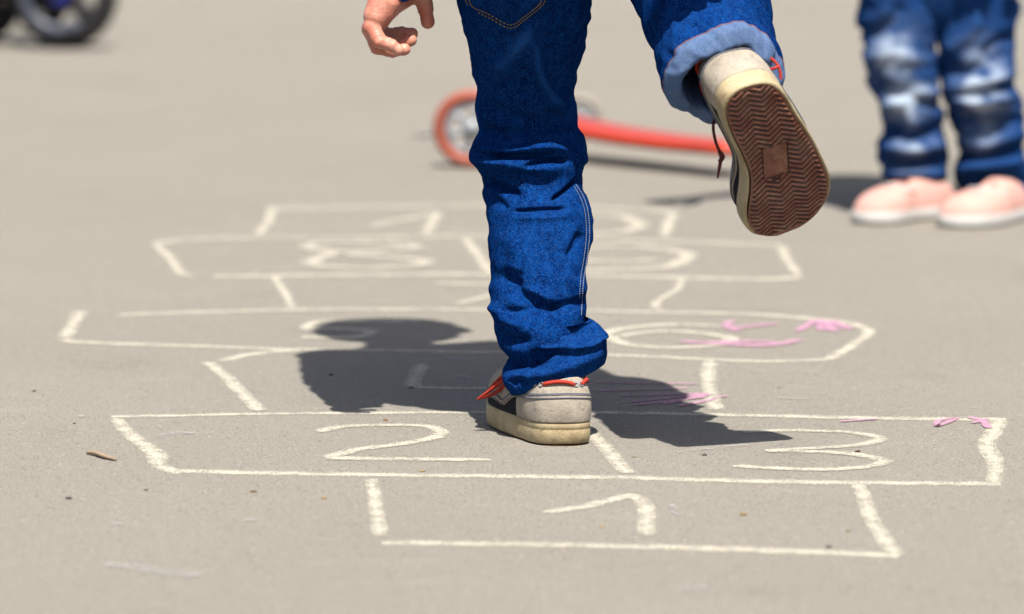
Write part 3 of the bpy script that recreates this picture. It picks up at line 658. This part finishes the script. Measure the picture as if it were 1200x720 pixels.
# ------------------------------------------------------------------ sneakers
OUT0 = [(-.008, .0005), (-.022, .0035), (-.0300, .013), (-.0318, .027), (-.0296, .048), (-.0250, .072), (-.0222, .095), (-.0245, .115), (-.0300, .137), (-.0308, .155), (-.0245, .174), (-.0075, .186), (.0135, .187), (.0320, .180), (.0440, .164), (.0485, .140), (.0450, .110), (.0380, .078), (.0290, .046), (.0225, .022), (.0125, .006)]
def sneaker(M4, mirror, parent, base, dark, bow):
    sx = -1 if mirror else 1; HH = .043 if mirror else .058
    oc = spline(OUT0, 160, True); oc = np.roll(oc, 0, axis=0)
    def W(p):
        p = np.asarray(p, float).copy(); p[..., 0] *= sx
        return p @ M4[:3, :3].T+M4[:3, 3]
    cx = np.array([.006, .095]); ocx = lambda y: np.interp(y, [0, .05, .1, .19], [-.004, .002, .010, .010])
    def ring(scale, z, rock=0.0):
        q = cx+(oc-cx)*scale; zz = np.full(len(q), z)+.010*smooth(.13, .19, q[:, 1])*rock
        return np.stack([q[:, 0], q[:, 1], zz], -1)
    # midsole wall with a foxing line
    mid = np.array([ring(s, z, 1) for s, z in [(.93, .0015), (.985, .0012), (1.0, .0028), (1.012, .008), (1.014, .0128), (1.006, .0142), (1.006, .0150), (1.014, .0160), (1.012, .0190), (1.002, .0208), (.96, .0212), (.7, .0212)]])
    sole_o = W(mid)
    def U(s, v):
        """upper: s along the outline (0..1, 0 = heel), v from the sole up"""
        i = (s % 1)*160; k = int(i) % 160; f = i-int(i); o = oc[k]*(1-f)+oc[(k+1) % 160]*f
        fr = float(smooth(.062, .118, o[1])); c0 = ocx(o[1])
        ang = v*PI/2
        Xr = 1+.075*math.sin(v*PI*.9)-.30*v*v; Xf = max(math.cos(ang), 0)**.72
        xr = c0+(o[0]-c0)*.985*Xr; yr = o[1]+(.013*v*v-.004*math.sin(v*PI*.8))*max(0, 1-o[1]/.05); zr = .0205+v*HH
        yc = .100; xf = .010+(o[0]-.010)*.985*Xf; yf = yc+(o[1]-yc)*.99*Xf; zf = .0205+.043*math.sin(ang)
        return np.array([xr*(1-fr)+xf*fr, yr*(1-fr)+yf*fr, zr*(1-fr)+zf*fr])
    def panel(s0, s1, v0, v1, off, ns, nv):
        G = []
        for s in np.linspace(s0, s1, ns):
            a, b = (v0(s) if callable(v0) else v0), (v1(s) if callable(v1) else v1); row = []
            for v in np.linspace(a, b, nv):
                p = U(s, v); ds = U(s+.004, v)-U(s-.004, v); dv = U(s, min(v+.02, .995))-U(s, max(v-.02, 0)); n = np.cross(ds, dv); n = unit(n)
                if n @ (p-np.array([.008, .085, .02])) < 0: n = -n
                e = off*min(1., .15+min((v-a), (b-v))/(b-a+1e-6)*nv*.9, .15+min(s-s0, s1-s)/(s1-s0)*ns*.9)
                row.append(p+n*(e-.0004))
            G.append(row)
        return np.array(G)
    up = panel(0, 1, 0, .985, 0.0002, 161, 26)
    lining = np.array([[p*np.array([.9, 1, 1])+np.array([.0006, .002, 0]) for p in up[:, -1]], [p*np.array([.7, 1, 1])+np.array([.001, .004, -.02]) for p in up[:, -1]]])
    mb = MB().add(loft(W(up), closed=False))
    mb.add(loft(W(lining)))
    root = mb.build('sneaker', NAVY, parent, base)
    root['label'] = 'raised sneaker showing its brown zigzag sole' if bow is False else 'sneaker standing on the asphalt with a loose red lace'
    MB().add(loft(sole_o, True, False, True)).build('midsole', CREAM, root, base)
    # outsole with zigzag tread
    ys = np.linspace(.0012, .1862, 300); ip = np.array(oc); L, R_ = [], []
    for y in ys:
        xs = []
        for i in range(160):
            a, b = ip[i], ip[(i+1) % 160]
            if (a[1]-y)*(b[1]-y) <= 0 and a[1] != b[1]: xs.append(a[0]+(b[0]-a[0])*(y-a[1])/(b[1]-a[1]))
        L.append(min(xs)); R_.append(max(xs))
    G = []; m = 130; HT = []
    for y, l, r in zip(ys, L, R_):
        row = []
        l2, r2 = l+.0028, r-.0028
        if r2 < l2: l2 = r2 = (l+r)/2
        for t in np.linspace(0, 1, m):
            x = l2+(r2-l2)*t; tri = abs(((x-.003)/.0225) % 1-.5)*2; ph = ((y-.0078*tri)/.0056) % 1
            h = .0020*float(smooth(.05, .25, ph)*(1-smooth(.52, .74, ph)))
            ed = min(x-l2, r2-x, y-.003, .1845-y); h = h if ed > .0022 else .0012
            u = (x-.004)*math.cos(.10)+(y-.093)*math.sin(.10); w = (y-.093)*math.cos(.10)-(x-.004)*math.sin(.10)
            if abs(u) < .0118 and abs(w) < .0175: h = .0013 if (abs(u) < .0108 and abs(w) < .0165) else -.0008
            if abs(u) < .0035 and .0190 < w < .0225: h = -.0006
            HT.append(h/.002)
            row.append((x, y, .0011-h*.9-.0002+.010*float(smooth(.13, .19, y))*1.0))
        G.append(row)
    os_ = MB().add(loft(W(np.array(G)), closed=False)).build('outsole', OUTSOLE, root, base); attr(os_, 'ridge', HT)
    hc_top = lambda s: .56-.10*(abs(s)/.155)**1.6
    h = MB().add(loft(W(panel(-.155, .155, 0, hc_top, .0016, 80, 24)), closed=False)).build('heel_counter', CANVAS, root, base)
    cl_bot = lambda s: .53-.11*(min(abs(s), .155)/.155)**1.5-.30*float(smooth(.157, .205, abs(s)))+.14*float(smooth(.30, .42, abs(s)))
    co_ = MB().add(loft(W(panel(-.5, .5, cl_bot, .97, .0021, 240, 24)), closed=False)).build('collar', CANVAS, root, base)
    tr = MB()
    for dv, rad in ((.022, .0006), (.085, .00055), (.11, .0004)):
        pts = []
        for s in np.linspace(-.5, .5, 160):
            v = cl_bot(s)+dv; p = U(s, v); ds = U(s+.004, v)-U(s-.004, v); d2 = U(s, min(v+.02, .995))-U(s, v-.02); n = unit(np.cross(ds, d2))
            if n @ (p-np.array([.008, .085, .02])) < 0: n = -n
            pts.append(p+n*.0019)
        tr.add(tube(W(np.array(pts)), rad, 6))
    tr.build('piping', GREYTRIM, co_, base)
    def lace_seg(s0, s1, v, arch):
        pts = []
        for s in np.linspace(s0, s1, 14):
            t = (s-s0)/(s1-s0); vv = v+arch*math.sin(t*PI); p = U(s, vv); ds = U(s+.004, vv)-U(s-.004, vv); d2 = U(s, vv+.01)-U(s, vv-.02); n = unit(np.cross(ds, d2))
            if n @ (p-np.array([.008, .085, .02])) < 0: n = -n
            pts.append(p+n*(.0012+.0028*math.sin(t*PI)**.5))
        return tube(W(np.array(pts)), .0019, 8)
    lc = MB()
    for s0, s1 in ((-.052, .030), (.060, .125), (-.145, -.082), (.155, .215), (-.235, -.172)): lc.add(lace_seg(s0, s1, .80, .05))
    for k, y in enumerate((.104, .113, .122)):
        lc.add(tube(W(np.array([(-.010, y, .0615-.0015*k), (.010, y+.002, .0665-.0015*k), (.028, y, .0605-.0015*k)])), .0019, 8, 14))
    lc.build('lace', DARKLACE if dark == 2 else REDLACE, root, base)
    for s in (-.056, .034, .057, .129, -.149, -.079, .152, -.169):
        p = U(s, .80); ds = unit(U(s+.004, .8)-U(s-.004, .8)); d2 = unit(U(s, .82)-U(s, .78)); n = unit(np.cross(ds, d2)); n = n if n @ (p-np.array([.008, .085, .02])) > 0 else -n
        MB().add(([tuple(v) for v in W(np.array(tor(p+n*.0024, .0021, .0006, n, 14, 6)[0]))], tor(p, .0021, .0006, n, 14, 6)[1])).build('eyelet', STEEL, root, base)
    return root, U, W
# left shoe: heel on the ground, toe turned a little out
h0 = at(653.5, 523.5); yaw = math.radians(7)
M1 = np.eye(4); M1[:3, 1] = (-math.sin(yaw), math.cos(yaw), 0); M1[:3, 0] = (math.cos(yaw), math.sin(yaw), 0); M1[:3, 3] = h0+np.array([0, 0, .0006])
M1[:3, :3] = M1[:3, :3] @ np.diag([1.02, .96, 1.0])
sL, UL, WL = sneaker(M1, True, kid, B1, 1, True)
# red lace ends hanging at its front left
mb = MB()
def lace(pts, r=.0021, flat=.55): mb.add(tube([P(*p) for p in pts], r, 8, 30, flat))
lace([(614, 444, .012), (601, 440, .020), (586, 449, .030), (570, 461, .036), (559, 468.5, .038)], [.003, .0036, .0034, .0028, .0016])
lace([(616, 446, .015), (605, 443, .023), (592, 452, .033), (578, 462, .040), (563, 467.5, .043)], [.003, .0036, .0034, .0028, .0016])
lace([(610, 440, .015), (598, 435.5, .022), (589, 442, .035), (579, 451, .047), (571, 461, .05)], [.003, .0036, .0032, .0026, .0018])
lace([(600, 462, .03), (606, 470, .03), (618, 470, .028), (626, 464, .022)], .002)
mb.build('loose_lace', REDLACE, sL, B1)
# right shoe: lifted behind, toe down, sole to the camera
Hh = P(885, 97, -.22); Tt = P(922, 284, -.115); a_ = unit(Tt-Hh); n0 = np.array([.20, -1, 0.]); nn = unit(n0-a_*(n0 @ a_)); x_ = np.cross(a_, -nn)
M2 = np.eye(4); M2[:3, 0] = x_*1.07; M2[:3, 1] = a_; M2[:3, 2] = -nn; M2[:3, 3] = Hh
sR, UR, WR_ = sneaker(M2, False, kid, B1, 1, False)
mb = MB(); lace([(842, 128, -.135), (836, 146, -.15), (838, 164, -.155), (843, 178, -.156), (845, 186, -.156)], .0014, 1.0); lace([(845, 186, -.156), (843, 197, -.156), (841, 209, -.156)], [.0022, .002, .0008], .8); lace([(843, 178, -.158), (847, 184, -.158), (843, 190, -.158)], .002, 1)
mb.build('dangling_lace', DARKLACE, sR, B1)
mb = MB(); lace([(903, 68, -.18), (910, 75, -.18), (914, 84, -.18), (915, 93, -.18)], .0020, .7); lace([(902, 82, -.18), (908, 80, -.182), (913, 78, -.18)], .002, .7)
mb.build('loose_lace', REDLACE, sR, B1)

# ------------------------------------------------------------------ the standing child, facing the camera
Y2 = 1.93; c2x = P(1100, 230, Y2)[0]; B2 = np.array([c2x, Y2, 0.0])
def z_at(py, y=Y2): return P(1100, py, y)[2]
mb = MB(); s2 = .98
hz2 = .82
chain(mb, [(c2x, Y2, .40), (c2x, Y2, .52), (c2x, Y2, .62), (c2x, Y2, .70), (c2x, Y2-.005, .74)], [.085, .080, .080, .040, .035])
head(mb, (c2x, Y2-.01, hz2), -1, .95)
for sx, el, wr in ((-1, (-.18, .02, .52), (-.26, -.03, .47)), (1, (.17, .02, .50), (.10, -.10, .52))):
    shd = np.array([c2x+sx*.095, Y2, .64]); E_ = np.array([c2x+el[0], Y2+el[1], el[2]]); W_ = np.array([c2x+wr[0], Y2+wr[1], wr[2]])
    chain(mb, [shd, E_, W_], [.035, .028, .019]); chain(mb, [(c2x, Y2, .635), shd], [.05, .036]); right_hand(mb, W_, unit(W_-E_))
FL = P(1068, 245, Y2-.02); FR = P(1160, 250, Y2-.02)
for f, hx in ((FL, -.045), (FR, .045)): chain(mb, [(c2x+hx, Y2, .38), (f[0], Y2-.01, .20), (f[0], Y2, .06)], [.036, .028, .020])
k2 = fuse(mb, 'person', SKIN, None, B2, .003, 3); k2.location = B2
tag(k2, 'child in faded jeans and pale pink shoes standing at the right, facing the camera', 'person')
mb = MB().add(ellip((c2x, Y2+.004, hz2+.03), (.079, .085, .075))).add(ellip((c2x, Y2+.03, hz2-.03), (.075, .055, .08))); hv = fuse(mb, 'hair', HAIR, k2, B2, .005, 3)
push(hv, lambda p, n: Vector((p.x, -.03, p.z)) if p.y < -.045 and p.z < hz2+.04 else p)
for sx in (-1, 1): mk('eye', *ellip((c2x+sx*.028, Y2-.082, hz2+.004), (.010, .006, .008), 14, 8), EYE, k2, B2)
mb = MB(); chain(mb, [(c2x, Y2, .44), (c2x, Y2, .54), (c2x, Y2, .62), (c2x, Y2, .69)], [.095, .09, .09, .05])
for sx, el in ((-1, (-.18, .02, .52)), (1, (.17, .02, .50))):
    shd = np.array([c2x+sx*.095, Y2, .64]); E_ = np.array([c2x+el[0], Y2+el[1], el[2]]); chain(mb, [shd, shd*.35+E_*.65], [.046, .042]); chain(mb, [(c2x, Y2, .635), shd], [.06, .046])
fuse(mb, 'shirt', TEE, k2, B2, .004, 4)
# legs
def leg2(rows, folds, seed, yk):
    return leg_rows(rows, yk, 1.0, 130, 90, folds, seed, .0040)[0]
FA = [([(1018, 95), (1050, 110), (1092, 120)], 9, -9), ([(1015, 75), (1045, 60), (1080, 70)], 12, 7), ([(1035, 130), (1060, 118), (1100, 108)], 8, 8), ([(1036, 145), (1060, 160), (1105, 150)], 7, -9), ([(1030, 182), (1060, 190), (1108, 184)], 6, -10), ([(1032, 170), (1070, 176), (1108, 168)], 8, 7), ([(1034, 203), (1065, 204), (1108, 205)], 7, 8), ([(1060, 125), (1068, 150), (1050, 172)], 8, 5), ([(1012, 45), (1040, 30), (1060, 5)], 10, -7), ([(1040, 216), (1070, 217), (1106, 220)], 5, -6)]
FB = [([(1108, 80), (1140, 85), (1186, 60)], 10, -8), ([(1110, 60), (1130, 45), (1150, 20)], 10, 7), ([(1112, 105), (1140, 98), (1188, 88)], 8, 9), ([(1114, 130), (1150, 145), (1190, 140)], 8, -11), ([(1115, 118), (1150, 120), (1190, 112)], 8, 8), ([(1122, 160), (1150, 168), (1195, 158)], 8, 7), ([(1122, 180), (1150, 184), (1198, 174)], 6, -10), ([(1120, 198), (1150, 196), (1200, 190)], 6, 7), ([(1124, 212), (1160, 212), (1200, 214)], 5, -7), ([(1150, 70), (1170, 50), (1190, 45)], 8, -7), ([(1140, 170), (1165, 160), (1180, 150)], 7, -5)]
A2 = leg2([(-90, 1000, 1104), (0, 1003, 1099), (60, 1012, 1097), (100, 1018, 1098), (135, 1034, 1106), (160, 1033, 1110), (185, 1030, 1113), (205, 1034, 1111), (217, 1038, 1106), (232, 1046, 1103)],
          FA, 21.,
          [(-90, Y2), (60, Y2-.015), (110, Y2-.025), (232, Y2+.01)])
C2 = leg2([(-90, 1096, 1200), (0, 1098, 1191), (60, 1101, 1190), (100, 1102, 1191), (135, 1110, 1196), (160, 1124, 1200), (185, 1120, 1203), (205, 1119, 1203), (220, 1126, 1203), (242, 1133, 1200)],
          FB, 55.,
          [(-90, Y2), (60, Y2-.015), (110, Y2-.025), (242, Y2+.01)])
mb = MB().add(loft(A2, True, True, True)).add(loft(C2, True, True, True))
pel = []
for z, hx, hy in [(z_at(45), .03, .03), (z_at(25), .085, .045), (z_at(0), .098, .058), (.36, .106, .070), (.40, .106, .078), (.44, .10, .075), (.46, .098, .073)]:
    an = np.linspace(0, 2*PI, 60, endpoint=False); pel.append(np.stack([c2x+hx*np.cos(an), Y2+hy*np.sin(an), np.full(60, z)], -1))
mb.add(loft(np.array(pel), True, True, True)); j2 = mb.build('jeans', DENIM_FADED, k2, B2)
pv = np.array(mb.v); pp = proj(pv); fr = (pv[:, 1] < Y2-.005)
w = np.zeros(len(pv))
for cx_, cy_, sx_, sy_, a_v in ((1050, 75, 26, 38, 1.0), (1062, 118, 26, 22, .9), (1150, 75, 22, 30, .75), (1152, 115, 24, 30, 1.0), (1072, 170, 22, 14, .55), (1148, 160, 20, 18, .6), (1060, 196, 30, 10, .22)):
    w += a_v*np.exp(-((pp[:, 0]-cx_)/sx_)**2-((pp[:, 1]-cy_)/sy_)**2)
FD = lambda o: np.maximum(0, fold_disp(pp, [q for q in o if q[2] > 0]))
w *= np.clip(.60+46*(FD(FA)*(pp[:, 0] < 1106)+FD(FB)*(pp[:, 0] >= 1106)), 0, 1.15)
w *= fr*np.clip(.85+1.5*np.array([nz((v[0], v[1], v[2]*1.6), 30, 4., 4) for v in pv]), .1, 1.6); attr(j2, 'wear_sun', np.clip(w, 0, .95))
# shoes
def slip_on(foot, yawd, sx):
    a = math.radians(yawd); yv = np.array([-math.sin(a), -math.cos(a), 0]); xv = np.array([math.cos(a), -math.sin(a), 0])
    O2 = [((x-.006)*sx*(1-.30*max(0, (y-.10)/.09)**1.5), y*.90) for x, y in OUT0]; oc = spline(O2, 100, True); c = np.array([0, .085])
    org = np.array([foot[0], foot[1], 0])-yv*.045
    def W(p): p = np.asarray(p); return org+p[..., 0:1]*xv+p[..., 1:2]*yv+p[..., 2:3]*np.array([0, 0, 1])
    def rg(s, z): q = c+(oc-c)*s; return np.stack([q[:, 0], q[:, 1], np.full(len(q), z)], -1)
    R = []
    for v in np.linspace(0, 1, 22):
        an = v*PI/2; X = math.cos(an)**.75; q = np.array([0, .075])+(oc-[0, .075])*np.array([.985*X, .99*X]); hh = .033+.010*smooth(.12, .05, oc[:, 1])
        R.append(np.stack([q[:, 0], q[:, 1], .014+hh*math.sin(an)], -1))
    r = MB().add(loft(W(np.array(R)), True, False, True)).build('shoe', PINKSHOE, k2, B2)
    MB().add(loft(W(np.array([rg(s, z) for s, z in ((.9, .001), (1, .001), (1.02, .005), (1.02, .014), (1.0, .0165), (.95, .017))])), True, True, True)).build('sole', WHITERUB, r, B2)
    t = MB(); t.add(tube(W(np.array([(x, .112-.9*x*x/.03, .047-.35*x*x/.03) for x in np.linspace(-.026, .026, 14)])), .0022, 6)); t.build('edge_binding', WHITERUB, r, B2)
slip_on(at(1079, 255), 42, -1); slip_on(at(1180, 259), 44, 1)

# ------------------------------------------------------------------ red kick scooter behind the hopping leg
def scooter():
    w1 = at(553, 197); w2 = at(680, 164); r1 = .056
    fr = (w1+w2)/2; rear = at(905, 212); ax = unit(np.array([rear[0]-fr[0], rear[1]-fr[1], 0])); sd = np.array([-ax[1], ax[0], 0])
    base = np.array([fr[0], fr[1], 0]); root = empty('kick_scooter', base); tag(root, 'red kick scooter with two front wheels standing behind the hopping child', 'scooter')
    axl = unit(w2-w1)
    for c, r, tm, s in ((w1, r1, REDTYRE, -1), (w2, .034, PALEWHEEL, 1), (rear, .036, BLACKRUB, 0)):
        n = np.array([.10, 1, 0]) if s else sd; n = unit(n); c = c+np.array([0, 0, r])
        w = MB().add(tor(c, r*.84, r*.16, n, 48, 12)).build('wheel', tm, root, base)
        h = MB().add(cyl(c-n*.008, c+n*.008, r*.26)); h.add(tor(c, r*.62, r*.075, n, 40, 8))
        for k in range(6):
            a = k*PI/3+.3; d = np.array([0, 0, 1])*math.sin(a)+unit(np.cross(n, (0, 0, 1)))*math.cos(a); h.add(cyl(c+d*r*.2, c+d*r*.64, r*.085, 8))
        h.build('rim', STEEL, w, base)
    hub = fr+[0, 0, .05]
    MB().add(tube([w1+[0, 0, r1], hub+[0, 0, .012], w2+[0, 0, .034]], .009, 10, 16)).build('axle', STEEL, root, base)
    # deck: long bowed red board
    R = []; n = 40; d0 = fr+[0, 0, .047]; d1 = rear+[0, 0, .040]-ax*.052
    for t in np.linspace(0, 1, n):
        c = d0*(1-t)+d1*t+np.array([0, 0, -.004*math.sin(t*PI)+.014*(1-t)**4]); hw = .028+.018*math.sin(min(1, t*1.3)*PI*.75); th = .0105-.0015*t
        if t > .93: hw *= math.sqrt(max(.05, 1-((t-.93)/.07)**2*.8))
        ring = []
        for q in np.linspace(0, 2*PI, 24, endpoint=False):
            s, k = math.sin(q), math.cos(q); ring.append(c+sd*hw*np.sign(k)*abs(k)**.5+np.array([0, 0, 1])*th*np.sign(s)*abs(s)**.6)
        R.append(ring)
    dk = MB().add(loft(np.array(R), True, True, True)).build('deck', REDPLASTIC, root, base)
    MB().add(tube([rear+[0, 0, .078]-ax*.05, rear+[0, 0, .085], rear+[0, 0, .07]+ax*.035], .016, 10, 16, .3)).build('brake', BLACKRUB, root, base)
    up = hub+[0, 0, .02]; top = up+np.array([.012, 0, .62])
    MB().add(cyl(up, top, .0125)).add(cyl(up-[0, 0, .03], up+[0, 0, .08], .018)).build('stem', STEEL, root, base)
    bar = MB().add(cyl(top-sd*.14, top+sd*.14, .010)).build('handlebar', STEEL, root, base)
    for s in (-1, 1): MB().add(tube([top+sd*s*.075, top+sd*s*.08, top+sd*s*.145, top+sd*s*.15], [.013, .0155, .0155, .012], 14)).build('grip', REDPLASTIC, bar, base)
scooter()

# ------------------------------------------------------------------ small tricycle, far left
def tricycle():
    c = at(76, 57); r = .105; base = np.array([c[0], c[1], 0]); n = unit(np.array([.25, 1, 0])); root = empty('tricycle', base); tag(root, 'out of focus blue and black tricycle in the far left corner', 'tricycle')
    fw = unit(np.array([1, -.25, 0]))
    def wheel(c, r):
        w = MB().add(tor(c, r-.021, .021, n, 48, 12)).build('wheel', BLACKRUB, root, base)
        h = MB().add(cyl(c-n*.02, c+n*.02, .034))
        for k in range(5):
            a = k*2*PI/5+.5; d = np.array([0, 0, 1])*math.sin(a)+fw*math.cos(a); h.add(cyl(c+d*.015, c+d*(r-.02), .019, 8))
        h.add(tor(c, r-.034, .007, n, 40, 8)); h.add(cyl(c-n*.026-fw*.012, c-n*.022-fw*.012, r*.42)); h.build('rim', BLACKRUB, w, base)
    hub = base+[0, 0, r]; wheel(hub, r)
    back = base-fw*.205+[0, 0, .085]
    for s in (-1, 1): wheel(back+n*s*.11, .085)
    MB().add(cyl(back-n*.13, back+n*.13, .010)).build('axle', STEEL, root, base)
    head_ = hub-fw*.05+[0, 0, .20]
    fk = MB()
    for s in (-1, 1): fk.add(tube([hub+n*s*.034-[0, 0, .02], hub+n*s*.034, hub+n*s*.034-fw*.02+[0, 0, .1], head_+n*s*.012], .019, 10, 14))
    fk.build('fork', BLUEPAINT, root, base)
    # curved mudguard in front of the wheel, towards the camera side
    g = MB(); R = []
    for a in np.linspace(math.radians(-55), math.radians(-190), 30):
        d = fw*math.cos(a)+np.array([0, 0, 1])*math.sin(a); p = hub+d*(r*.66)-n*.032
        R.append([p+d*.013*math.cos(q)-n*.010*math.sin(q) for q in np.linspace(0, 2*PI, 12, endpoint=False)])
    g.add(loft(np.array(R), True, True, True)).build('wheel_guard', mat_plain('blue_grey_metal', (.10, .115, .15), (.05, .06, .085), 30, .45, .4), root, base)
    MB().add(tube([back+[0, 0, .01], back+fw*.10+[0, 0, .10], head_-fw*.02+[0, 0, .03]], .022, 12, 24)).build('frame', BLUEPAINT, root, base)
    MB().add(tube([hub+n*-.05-fw*.055+[0, 0, .095], hub+n*-.05-fw*.02+[0, 0, .09]], .02, 12)).build('pedal', LILAC, root, base)
    MB().add(tube([hub-n*.05, hub-n*.05-fw*.03+[0, 0, .075]], .008, 8)).build('crank', STEEL, root, base)
    MB().add(rbox(back+fw*.02+[0, 0, .17], (.09, .10, .022), .9)).build('seat', BLACKRUB, root, base)
    MB().add(cyl(back+fw*.04+[0, 0, .04], back+fw*.02+[0, 0, .16], .014)).build('seat_post', STEEL, root, base)
    t = head_+np.array([0, 0, .16])-fw*.03
    MB().add(cyl(head_-[0, 0, .02], t, .013)).build('stem', STEEL, root, base)
    hb = MB().add(tube([t-n*.17-fw*.05, t-n*.1, t, t+n*.1, t+n*.17-fw*.05], .010, 10, 24)).build('handlebar', STEEL, root, base)
    for s in (-1, 1): MB().add(tube([t+n*s*.12-fw*.018, t+n*s*.175-fw*.053], .015, 12)).build('grip', BLACKRUB, hb, base)
tricycle()

# ------------------------------------------------------------------ light, sky, camera
sun_d = Vector((-.10, .52, -1.0)).normalized()
sl = bpy.data.lights.new('sun', 'SUN'); sl.energy = 4.8; sl.angle = math.radians(.5); sl.color = (1.0, .955, .88)
so = bpy.data.objects.new('sun', sl); COL.objects.link(so); so.rotation_euler = sun_d.to_track_quat('-Z', 'Y').to_euler(); so.location = (1, -3, 6)
w = bpy.data.worlds.new('World'); SC.world = w; w.use_nodes = True; nt = w.node_tree
sk = nt.nodes.new('ShaderNodeTexSky'); sk.sky_type = 'NISHITA'; sk.sun_disc = False; sk.sun_elevation = math.asin(-sun_d.z); sk.sun_rotation = math.atan2(-sun_d.x, -sun_d.y); sk.air_density = 1.0; sk.dust_density = 3.0
bg = nt.nodes['Background']; nt.links.new(sk.outputs[0], bg.inputs[0]); bg.inputs[1].default_value = .066
cd = bpy.data.cameras.new('camera'); cam = bpy.data.objects.new('camera', cd); COL.objects.link(cam); SC.camera = cam
cd.sensor_width = 36; cd.lens = 36*F/1200; cd.clip_start = .05; cd.clip_end = 2000
cam.location = CAM; cam.rotation_euler = (PI/2-TH, 0, 0)
cd.dof.use_dof = True; cd.dof.focus_distance = 4.72; cd.dof.aperture_fstop = 5.3; cd.dof.aperture_blades = 9
SC.view_settings.view_transform = 'Standard'; SC.view_settings.look = 'None'; SC.view_settings.gamma = 1; SC.view_settings.exposure = 1.17
SC.view_settings.use_curve_mapping = False
